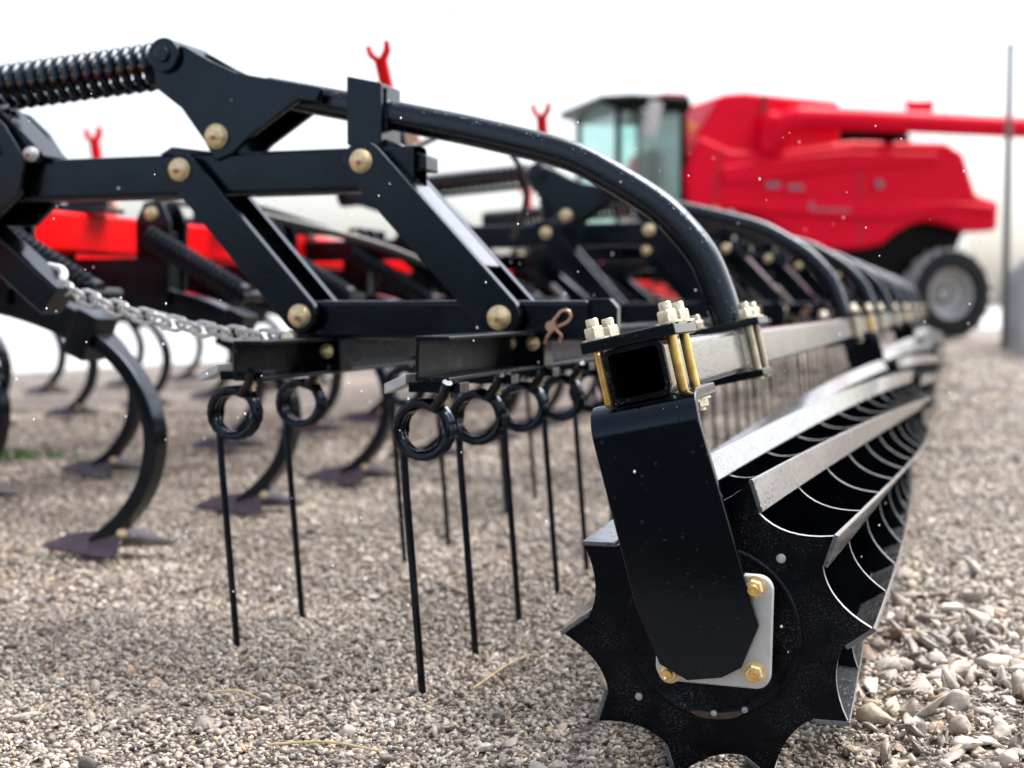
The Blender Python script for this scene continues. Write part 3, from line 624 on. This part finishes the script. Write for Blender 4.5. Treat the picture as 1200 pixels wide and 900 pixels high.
# --- bracket arm from the tool bar down to the basket's bearing
def bracket(yf, sgn):
    upv = Vector((-math.sin(R(13)), 0, math.cos(R(13))))
    L, Rr = Vector((-0.1495, yf, 0.4225)), Vector((-0.0265, yf, 0.449)); bl = 0.030
    L0, R0 = L - upv * bl, Rr - upv * bl; rows_ = []
    for i in range(7):
        a = math.pi / 2 * i / 6; off = upv * (bl * math.sin(a)) + Vector((0, sgn * bl * (1 - math.cos(a)), 0)); rows_.append((L0 + off, R0 + off))
    rows_.append((rows_[-1][0] + Vector((0, sgn * 0.115, 0)), rows_[-1][1] + Vector((0, sgn * 0.115, 0))))
    poly = [(0.049, 0.190), (0.030, 0.142), (0.008, 0.129), (-0.031, 0.123), (-0.063, 0.139), (-0.092, 0.205)]
    vs_ = [p for r_ in rows_ for p in r_] + [Vector((x, yf, z)) for x, z in poly]; m = len(rows_) * 2
    fs_ = [(2 * i, 2 * i + 1, 2 * i + 3, 2 * i + 2) for i in range(len(rows_) - 1)] + [(0, m + 5, m + 4, m + 3, m + 2, m + 1, m, 1)]
    b = MB(); b.add(vs_, fs_); o = b.build('basket_arm', M['wet'], root)
    o.modifiers.clear(); so_ = o.modifiers.new('thickness', 'SOLIDIFY'); so_.thickness = 0.014; so_.offset = 0
    bv = o.modifiers.new('bevel', 'BEVEL'); bv.width = 0.002; bv.segments = 2; bv.limit_method = 'ANGLE'; bv.angle_limit = R(50)
    wn = o.modifiers.new('weighted_normal', 'WEIGHTED_NORMAL'); wn.keep_sharp = True; wn.weight = 80
    return o
ba0 = bracket(-0.0570, 1)
b = MB(); b.box(tp(-0.001, 0.018, 0.0325 + 0.0075), (0.113, 0.137, 0.014), ROT); b.build('clamp_plate', M['wet'], ba0, 0.002)
upv = ROT @ Vector((0, 0, 1))
for sx, y in ((-0.0445, -0.022), (0.0445, -0.022), (-0.0445, 0.056), (0.0445, 0.056)):
    b = MB(); b.cyl(tp(sx, y, -0.055), tp(sx, y, 0.05), 0.0068, 14); rod = b.build('clamp_bolt', M['gold'], ba0) if False else None
    b2 = MB(); b2.cyl(tp(sx, y, -0.058), tp(sx, y, 0.050), 0.0062, 14, 1); b2.nut(tp(sx, y, 0.047), upv, 0.0128, 0.0135, 0, 0.010, 0.0078); b2.nut(tp(sx, y, -0.0455), -upv, 0.0125, 0.010, 0, 0.004, 0.0068)
    b2.build('clamp_bolt', [M['nut'], M['gold']], ba0)
for yy in (3.72, 7.56): copy_part(ba0, root, yy)

# --- safety chain
b = MB(); p0, p1 = Vector((-1.360, 0.640, 0.588)), Vector((-0.828, 0.545, 0.494)); N = 16; d = (p1 - p0)
side = d.cross(Vector((0, 0, 1))).normalized(); upc = side.cross(d).normalized()
def link(b, c, t, s_, ln, wd_, r, ):
    pts = []
    for i in range(16):
        a = 2 * math.pi * i / 16; x = math.cos(a); y = math.sin(a)
        pts.append(c + t * (x * wd_ + (ln - wd_) * (1 if x > 0 else -1)) + s_ * (y * wd_))
    nrm = t.cross(s_).normalized(); b.tube(pts, r, 7, up=tuple(nrm), closed=True)
for i in range(N):
    s_ = (i + 0.5) / N; c = p0 + d * s_ + Vector((0, 0, -0.024 * 4 * s_ * (1 - s_) * 0.9)); t = (d + Vector((0, 0, -0.024 * 4 * (1 - 2 * s_) * 0.9))).normalized()
    s1 = t.cross(Vector((0, 0, 1))).normalized(); s2 = s1.cross(t).normalized(); ang = R(38 if i % 2 else -52)
    link(b, c, t, s1 * math.cos(ang) + s2 * math.sin(ang), d.length / N * 0.72, 0.0135, 0.0041)
ch = b.build('safety_chain', M['galv'], root)
b = MB(); c = p0 + d * -0.055 + Vector((0, 0, 0.012)); link(b, c, d.normalized(), (upc * 0.8 - side * 0.6).normalized(), 0.050, 0.021, 0.0085); b.build('shackle', M['white'], ch)
b = MB(); pin(0.826, 0.493, 0.54, 0.012); b.lathe([(0, 0), (0.013, 0), (0.012, 0.012), (0, 0.016)], (-0.826, 0.545, 0.493), (0, -1, 0), 16); b.build('chain_bolt', M['nut'], ch)

# --- red fork-ended lock rods standing on the frame, with a black cylinder below
def lock_rod(x, y, z, sc=1.0, lean=8):
    b = MB(); q = Matrix.Rotation(R(-lean), 3, 'Y')
    f = lambda a, c: Vector((x, y, z)) + q @ Vector((a * sc, 0, c * sc))
    b.sweep([f(0, -0.10), f(0, 0.03)], rrect(0.045 * sc, 0.03 * sc, 0.006)); 
    for s_ in (-1, 1): b.sweep([f(s_ * 0.006, 0.02), f(s_ * 0.032, 0.052), f(s_ * 0.036, 0.085)], rrect(0.019 * sc, 0.03 * sc, 0.004), scale=[1.2, 1.1, 0.8])
    o = b.build('lock_rod', M['red'], root, 0.002)
    b = MB(); b.cyl(f(0, -0.15), f(0, -0.10), 0.034 * sc); b.build('rod_collar', M['white'], o)
    b = MB(); b.cyl(f(0.01, -0.42), f(0, -0.15), 0.042 * sc); b.build('cylinder_barrel', M['black'], o)
    b = MB(); b.lathe([(0, 0), (0.05, 0), (0.05, 0.02), (0, 0.02)], f(0.02, -0.30), (0, -1, 0), 14); b.build('rod_bracket', M['copper'], o)
lock_rod(-1.145, 1.72, 1.150, 0.72, 13); lock_rod(-3.24, 3.6, 1.22, 0.9, 9); lock_rod(-1.157, 3.2, 1.19, 0.8, 4); lock_rod(-2.3, 6.8, 1.2, 1.0, 4)
# hoses looping over the frame
def hose(pts, r=0.011): b = MB(); b.tube(catmull(pts, 8), r, 9, up=(0.3, 1, 0.2)); b.build('hydraulic_hose', M['hose'], root)
hose([(-1.02, 1.6, 0.93), (-0.93, 1.75, 0.99), (-0.86, 1.9, 0.94), (-0.85, 2.0, 0.84), (-0.95, 2.2, 0.74)], 0.008)
hose([(-1.85, 0.9, 0.83), (-1.7, 1.4, 0.87), (-1.75, 2.2, 0.84), (-1.9, 3.0, 0.82)])
hose([(-1.6, 1.9, 0.80), (-1.35, 2.2, 0.72), (-1.1, 2.4, 0.60), (-1.0, 2.9, 0.56), (-1.2, 3.5, 0.62)])
hose([(-2.6, 1.3, 0.84), (-2.3, 2.0, 0.90), (-2.2, 3.1, 0.86), (-2.6, 4.2, 0.83)])

# ------------------------------------------------------------------ the combine harvester (local x = rearwards, y = away, z up)
YAW = R(16)
cb = empty('combine_harvester', (7.0, 22.4, 0), YAW)
tag(cb, 'red combine harvester with glazed cab and long unloading auger parked behind the implement', 'combine harvester')
body = [(-4.55, 1.93), (-4.60, 2.5), (-4.40, 3.05), (-3.90, 2.86), (-3.22, 2.84), (-1.86, 3.05), (-0.23, 3.08), (0.08, 2.92), (0.33, 2.28), (0.74, 2.18), (0.72, 1.72), (0.26, 1.69), (0.10, 1.74), (-0.10, 1.80), (-0.51, 1.86), (-0.80, 1.80), (-1.05, 1.68), (-1.32, 1.48), (-1.69, 1.40), (-2.42, 1.37), (-2.62, 1.42), (-2.85, 1.56), (-3.10, 1.72), (-3.42, 1.86), (-4.04, 1.95)]
b = MB(); b.prism(body, 0.0, 0.35); b.prism([(x, z) for x, z in body], 2.55, 2.9); side_o = b.build('side_panel', M['cred'], cb, 0.07)
b = MB()
b.prism([(-1.745, 1.43), (-1.715, 1.43), (-1.73, 2.98), (-1.76, 2.98)], -0.004, 0.02); b.build('panel_seam', M['cdark'], side_o); b = MB()
b.prism([(-4.2, 1.98), (-4.17, 1.98), (-4.02, 2.86), (-4.05, 2.86)], -0.004, 0.02)
b.build('panel_seam', M['cdark'], side_o)
b = MB()                                            # raised swage along the flank
b.prism([(-4.05, 2.60), (-3.2, 2.74), (-2.0, 2.88), (-0.4, 2.90), (-0.42, 2.72), (-2.0, 2.60), (-3.2, 2.42), (-4.05, 2.32)], -0.05, 0.02)
b.prism([(-4.0, 2.02), (-3.3, 2.10), (-2.0, 2.12), (-0.2, 2.16), (0.62, 2.12), (0.62, 1.96), (-0.2, 2.02), (-1.2, 1.86), (-2.0, 1.86), (-3.3, 1.92)], -0.06, 0.02)
b.build('flank_crease', M['cred'], side_o, 0.05)
b = MB()
for x0, x1, z0, z1 in ((-3.34, -3.12, 2.30, 2.38), (-2.98, -2.72, 2.28, 2.35), (-1.5, -1.38, 2.34, 2.46), (-2.62, -2.56, 1.98, 2.10)):
    b = MB(); b.box(((x0 + x1) / 2, -0.064, (z0 + z1) / 2), (x1 - x0, 0.006, z1 - z0)); b.build('side_decal', M['decal'], side_o)
b = MB(); b.box((-2.25, -0.068, 1.985), (0.62, 0.012, 0.035)); b.build('panel_handle', M['decal'], side_o)
b = MB(); b.prism([(-4.45, 1.2), (-4.45, 2.75), (-3.9, 2.85), (-3.2, 3.38), (-0.72, 3.38), (-0.55, 2.95), (-0.3, 2.95), (0.0, 2.6), (0.2, 2.1), (0.45, 1.9), (0.1, 1.2), (-1.5, 0.85), (-4.0, 0.9)], 0.36, 2.54); b.build('chassis', M['cblack'], cb, 0.05)
b = MB(); b.prism([(-4.42, 2.50), (-4.36, 3.10), (-4.05, 3.62), (-3.92, 3.70), (-3.60, 3.74), (-2.02, 3.66), (-2.00, 2.85)], 0.13, 2.75); tank = b.build('grain_tank', M['cred'], cb, 0.05)
b = MB(); b.prism([(-3.36, 2.85), (-3.32, 3.70), (-3.26, 3.70), (-3.30, 2.85)], 0.10, 0.14); b.build('tank_rib', M['cdark'], tank)
b = MB(); b.prism([(-3.42, 2.80), (-3.38, 3.40), (-3.12, 3.44), (-3.06, 2.85)], -0.12, 0.3); b.build('auger_shroud', M['cred'], tank, 0.08)
b = MB(); b.tube(catmull([(-3.15, 0.1, 2.9), (-3.13, -0.12, 3.15), (-2.98, -0.2, 3.30), (-2.6, -0.2, 3.345), (0.0, -0.2, 3.33), (3.2, -0.2, 3.30)], 6), 0.168, 20, up=(0, 1, 0)); au = b.build('unloading_auger', M['cred'], cb)
b = MB(); b.tube([(3.15, -0.2, 3.3), (3.4, -0.2, 3.26), (3.55, -0.2, 3.05)], 0.17, 18, up=(0, 1, 0)); b.build('auger_spout', M['cblack'], au)
b = MB(); b.box((-1.2, 0.1, 3.12), (0.12, 0.3, 0.14)); b.build('auger_rest', M['cblack'], au)
# cab
cx0, cx1, cy0, cy1, cz0, cz1 = -5.62, -4.60, 0.15, 1.95, 1.75, 3.46
b = MB()
for x, y in ((cx0, cy0), (cx1, cy0), (cx0, cy1), (cx1, cy1)): b.box((x, y, (cz0 + cz1) / 2), (0.09, 0.09, cz1 - cz0))
b.box(((cx0 + cx1) / 2, (cy0 + cy1) / 2, cz0 - 0.12), (cx1 - cx0 + 0.1, cy1 - cy0 + 0.1, 0.24)); b.box((cx1 + 0.02, (cy0 + cy1) / 2, 2.6), (0.05, cy1 - cy0 - 0.1, 1.6), None, 1)
b.box((-4.95, 1.2, 2.2), (0.35, 0.5, 0.15)); b.box((-4.75, 1.2, 2.55), (0.12, 0.5, 0.75)); b.cyl((-5.25, 1.2, 1.9), (-5.15, 1.2, 2.5), 0.04)
cab = b.build('cab', [M['cblack'], M['rim']], cb, 0.02)
b = MB(); b.prism([(-6.00, 3.50), (-5.92, 3.58), (-5.45, 3.63), (-4.52, 3.62), (-4.50, 3.40), (-5.60, 3.38)], 0.02, 1.95); rf = b.build('cab_roof', M['cblack'], cab, 0.05)
b = MB(); b.prism([(-5.00, 3.624), (-4.95, 3.66), (-4.58, 3.66), (-4.54, 3.624)], 0.05, 1.9); b.build('roof_cap', M['cred'], rf, 0.02)
b = MB(); b.box(((cx0 + cx1) / 2, cy0, (cz0 + cz1) / 2), (cx1 - cx0 - 0.1, 0.012, cz1 - cz0)); b.build('side_window', M['glass'], cab, smooth=False)
b = MB(); b.box((cx0, (cy0 + cy1) / 2, (cz0 + cz1) / 2), (0.012, cy1 - cy0 - 0.1, cz1 - cz0)); b.build('windscreen', M['screen'], cab, smooth=False)
b = MB(); b.box(((cx0 + cx1) / 2, cy1, (cz0 + cz1) / 2), (cx1 - cx0 - 0.1, 0.012, cz1 - cz0)); b.build('side_window', M['glass'], cab, smooth=False)
b = MB(); b.cyl((-5.30, 0.0, 3.40), (-5.28, -0.22, 3.30), 0.02); b.box((-5.25, -0.24, 3.22), (0.22, 0.05, 0.52), Matrix.Rotation(R(14), 3, 'Y')); b.build('mirror', M['rim'], cab, 0.02)
b = MB(); b.box((-4.52, 0.05, 3.17), (0.10, 0.08, 0.12)); b.build('amber_light', M['amber'], cab, 0.01)
b = MB(); b.box((-4.15, -0.02, 1.97), (0.12, 0.05, 0.06)); b.build('marker_light', M['amber'], side_o, 0.01)
# wheels
def wheel(x, y, r, wd_, rimr, lugs, name='wheel'):
    b = MB(); hw = wd_ / 2
    b.lathe([(rimr, -hw * 0.8), (rimr * 1.08, -hw), (r * 0.86, -hw * 1.02), (r * 0.94, -hw * 0.93), (r * 0.94, hw * 0.93), (r * 0.86, hw * 1.02), (rimr * 1.08, hw), (rimr, hw * 0.8), (rimr, -hw * 0.8)], (x, y, r), (0, 1, 0), 56)
    b.lathe([(r * 0.945, -hw * 0.9), (r * 0.965, -hw * 0.5), (r * 0.97, hw * 0.5), (r * 0.945, hw * 0.9), (r * 0.93, hw * 0.9), (r * 0.93, -hw * 0.9), (r * 0.945, -hw * 0.9)], (x, y, r), (0, 1, 0), 56, 1)
    for i in range(lugs):
        for s_ in (-1, 1):
            a = 2 * math.pi * (i + (0.5 if s_ > 0 else 0)) / lugs
            m = Matrix.Rotation(-a, 3, 'Y') @ Matrix.Rotation(R(s_ * 42), 3, 'X' if False else 'Z')
            m = Matrix.Rotation(a, 3, 'Y') @ Matrix.Rotation(R(s_ * 40), 3, 'Z')
            b.box(Vector((x, y, r)) + Matrix.Rotation(a, 3, 'Y') @ Vector((0, s_ * hw * 0.5, r * 0.965)), (0.06, hw * 1.15, 0.06), m, 1)
    o = b.build(name, [M['tyre'], M['tread']], cb)
    b = MB(); b.lathe([(rimr, -hw * 0.82), (rimr * 0.94, -hw * 0.78), (rimr * 0.88, -hw * 0.1), (rimr * 0.45, hw * 0.15), (rimr * 0.40, -hw * 0.05), (rimr * 0.2, -hw * 0.08), (0, -hw * 0.08)], (x, y, r), (0, 1, 0), 40); b.build('rim', M['rim'], o)
    b = MB()
    for i in range(8): a = 2 * math.pi * i / 8; b.nut((x + rimr * 0.3 * math.cos(a), y - hw * 0.08, r + rimr * 0.3 * math.sin(a)), (0, -1, 0), 0.025, 0.02, end=0)
    b.build('wheel_nut', M['cblack'], o)
wheel(-0.05, 0.30, 0.72, 0.52, 0.40, 18); wheel(-0.05, 2.55, 0.72, 0.52, 0.40, 18)
wheel(-4.1, 0.25, 0.98, 0.75, 0.5, 20); wheel(-4.1, 2.65, 0.98, 0.75, 0.5, 20)
b = MB(); b.cyl((-4.1, 0.4, 0.98), (-4.1, 2.5, 0.98), 0.2); b.build('axle', M['cblack'], cb); b = MB(); b.cyl((-0.05, 0.4, 0.72), (-0.05, 2.5, 0.72), 0.12); b.box((-0.05, 1.45, 1.05), (0.4, 0.6, 0.6)); b.build('axle', M['cblack'], cb)
b = MB(); b.prism([(-4.5, 1.5), (-4.5, 0.9), (-6.6, 0.35), (-6.6, 1.0)], 0.8, 1.7); b.build('feeder_house', M['cred'], cb, 0.03)
b = MB()
for z in (0.5, 0.85, 1.2, 1.55): b.box((-5.05, -0.12, z), (0.5, 0.28, 0.04))
for x in (-5.3, -4.8): b.box((x, -0.12, 1.05), (0.04, 0.04, 1.3))
b.build('ladder', M['cblack'], cb)

# ------------------------------------------------------------------ yard furniture on the right
fe = empty('picket_fence', (5.20, 14.2, 0), R(72)); tag(fe, 'pale grey steel picket fence running back along the right edge of the gravel', 'fence')
b = MB()
for i in range(46): b.box((0.155 * i, 0, 0.51), (0.085, 0.03, 0.92))
b.build('pickets', M['fence'], fe, 0.004)
for z in (0.25, 0.80): b = MB(); b.box((3.5, 0.035, z), (7.1, 0.035, 0.06)); b.build('rail', M['fence'], fe)
for i in range(4): b = MB(); b.box((-0.02 + 2.35 * i, 0.09, 0.5), (0.075, 0.075, 1.0)); b.build('post', M['fence'], fe, 0.004)
po = empty('lamp_pole', (6.2, 17.9, 0)); tag(po, 'thin dark grey steel pole rising above the fence right of the harvester', 'pole')
b = MB(); b.tube([(0, 0, 0), (0, 0, 2.0), (0, 0, 3.72)], 0.045, 12, up=(0, 1, 0), scale=[1.1, 1, 0.8]); b.build('shaft', M['pole'], po)
b = MB(); b.lathe([(0, 0), (0.035, 0), (0.042, 0.05), (0.03, 0.10), (0, 0.11)], (0, 0, 3.70), (0, 0, 1), 14); b.build('finial', M['pole'], po)
def mast(x, y, hh, label, hopper):
    t = empty('lattice_mast', (x, y, 0)); tag(t, label, 'mast'); b = MB(); w_ = 0.45
    for sx in (-w_, w_):
        for sy in (-w_, w_): b.cyl((sx, sy, 0), (sx, sy, hh), 0.04, 8)
    z = 0.0; k = 0
    while z < hh - 1:
        for sy in (-w_, w_): b.cyl((-w_, sy, z), (w_, sy, z + 1.0), 0.022, 6) if k % 2 else b.cyl((w_, sy, z), (-w_, sy, z + 1.0), 0.022, 6)
        for sx in (-w_, w_): b.cyl((sx, -w_, z), (sx, w_, z + 1.0), 0.022, 6)
        z += 1.0; k += 1
    b.build('lattice', M['white'], t)
    if hopper:
        b = MB(); hz = hopper; b.prism([(-0.5, hz - 0.45), (0.5, hz - 0.45), (0.65, hz), (-0.65, hz)], -0.55, -0.5); b.prism([(-0.65, hz), (0.65, hz), (0.65, hz + 0.07), (-0.65, hz + 0.07)], -0.62, -0.45); b.build('red_hopper', M['cred'], t, 0.01)
mast(16.9, 60.0, 26, 'tall white lattice mast carrying a red hopper beyond the harvester', 8.9)
mast(21.0, 68.0, 30, 'tall plain white lattice mast near the lamp pole in the distance', 0)

# ------------------------------------------------------------------ small things on the ground
def gp(x, y, z=0.0):                                   # a spot on the ground given in metres
    return (x, y, float(hgt(np.array(x), np.array(y))) + z)
def straw(p0, p1, label, group='straw stalks on the gravel'):
    b = MB(); a, c = Vector(gp(*p0, 0.011)), Vector(gp(*p1, 0.013)); m = (a + c) / 2 + Vector((0.004, 0.003, 0.006)); b.tube(catmull([Vector((0, 0, 0)), m - a, c - a], 5), 0.0016, 6, up=(0, 0, 1))
    tag(b.build('straw', M['straw'], None, loc=a), label, 'straw', group)
straw((-0.055, 1.98), (0.028, 2.17), 'dry yellow straw stalk lying slanted between the tines and the basket end')
straw((-0.30, 1.72), (-0.16, 1.685), 'pale straw stalk lying flat on gravel at the bottom left foreground')
straw((-0.42, 1.95), (-0.34, 1.90), 'short bent straw stalk on gravel left of the nearest tine')
b = MB(); rg = random.Random(5)
for i in range(110):
    a = rg.uniform(0, 6.28); r_ = rg.uniform(0, 0.14); h_ = rg.uniform(0.02, 0.06); p = Vector((r_ * math.cos(a) * 1.5, r_ * math.sin(a) * 0.6, 0)); q = p + Vector((rg.uniform(-0.03, 0.03), rg.uniform(-0.03, 0.03), h_)); wv = Vector((0.0025, 0.001, 0))
    b.add([p - wv, p + wv, (p + q) / 2 + wv * 0.7 + Vector((0, 0, 0.008)), q, (p + q) / 2 - wv * 0.7 + Vector((0, 0, 0.008))], [(0, 1, 2, 3, 4)])
tag(b.build('grass_tuft', M['grass'], None, loc=gp(-1.73, 5.0)), 'small green grass tuft growing in gravel at the left edge', 'grass tuft')
# falling wet snow
b = MB(); rg = random.Random(9); ico = [(0, 0, 1), (0.9, 0, 0), (0, 0.9, 0), (-0.9, 0, 0), (0, -0.9, 0), (0, 0, -1)]; icf = [(0, 1, 2), (0, 2, 3), (0, 3, 4), (0, 4, 1), (5, 2, 1), (5, 3, 2), (5, 4, 3), (5, 1, 4)]
for i in range(330):
    d = rg.uniform(1.35, 3.4); x = rg.uniform(-0.42, 0.42) * d; z = rg.uniform(0.05, 0.55 + 0.26 * d); r_ = rg.uniform(0.0006, 0.0016) * (1.0 if d < 2 else 1.4)
    b.add([(x + q[0] * r_, d + q[1] * r_, z + q[2] * r_ * 1.2) for q in ico], icf)
tag(b.build('falling_sleet', M['sleet']), 'fine specks of wet snow falling in front of the implement', 'sleet', kind='stuff')
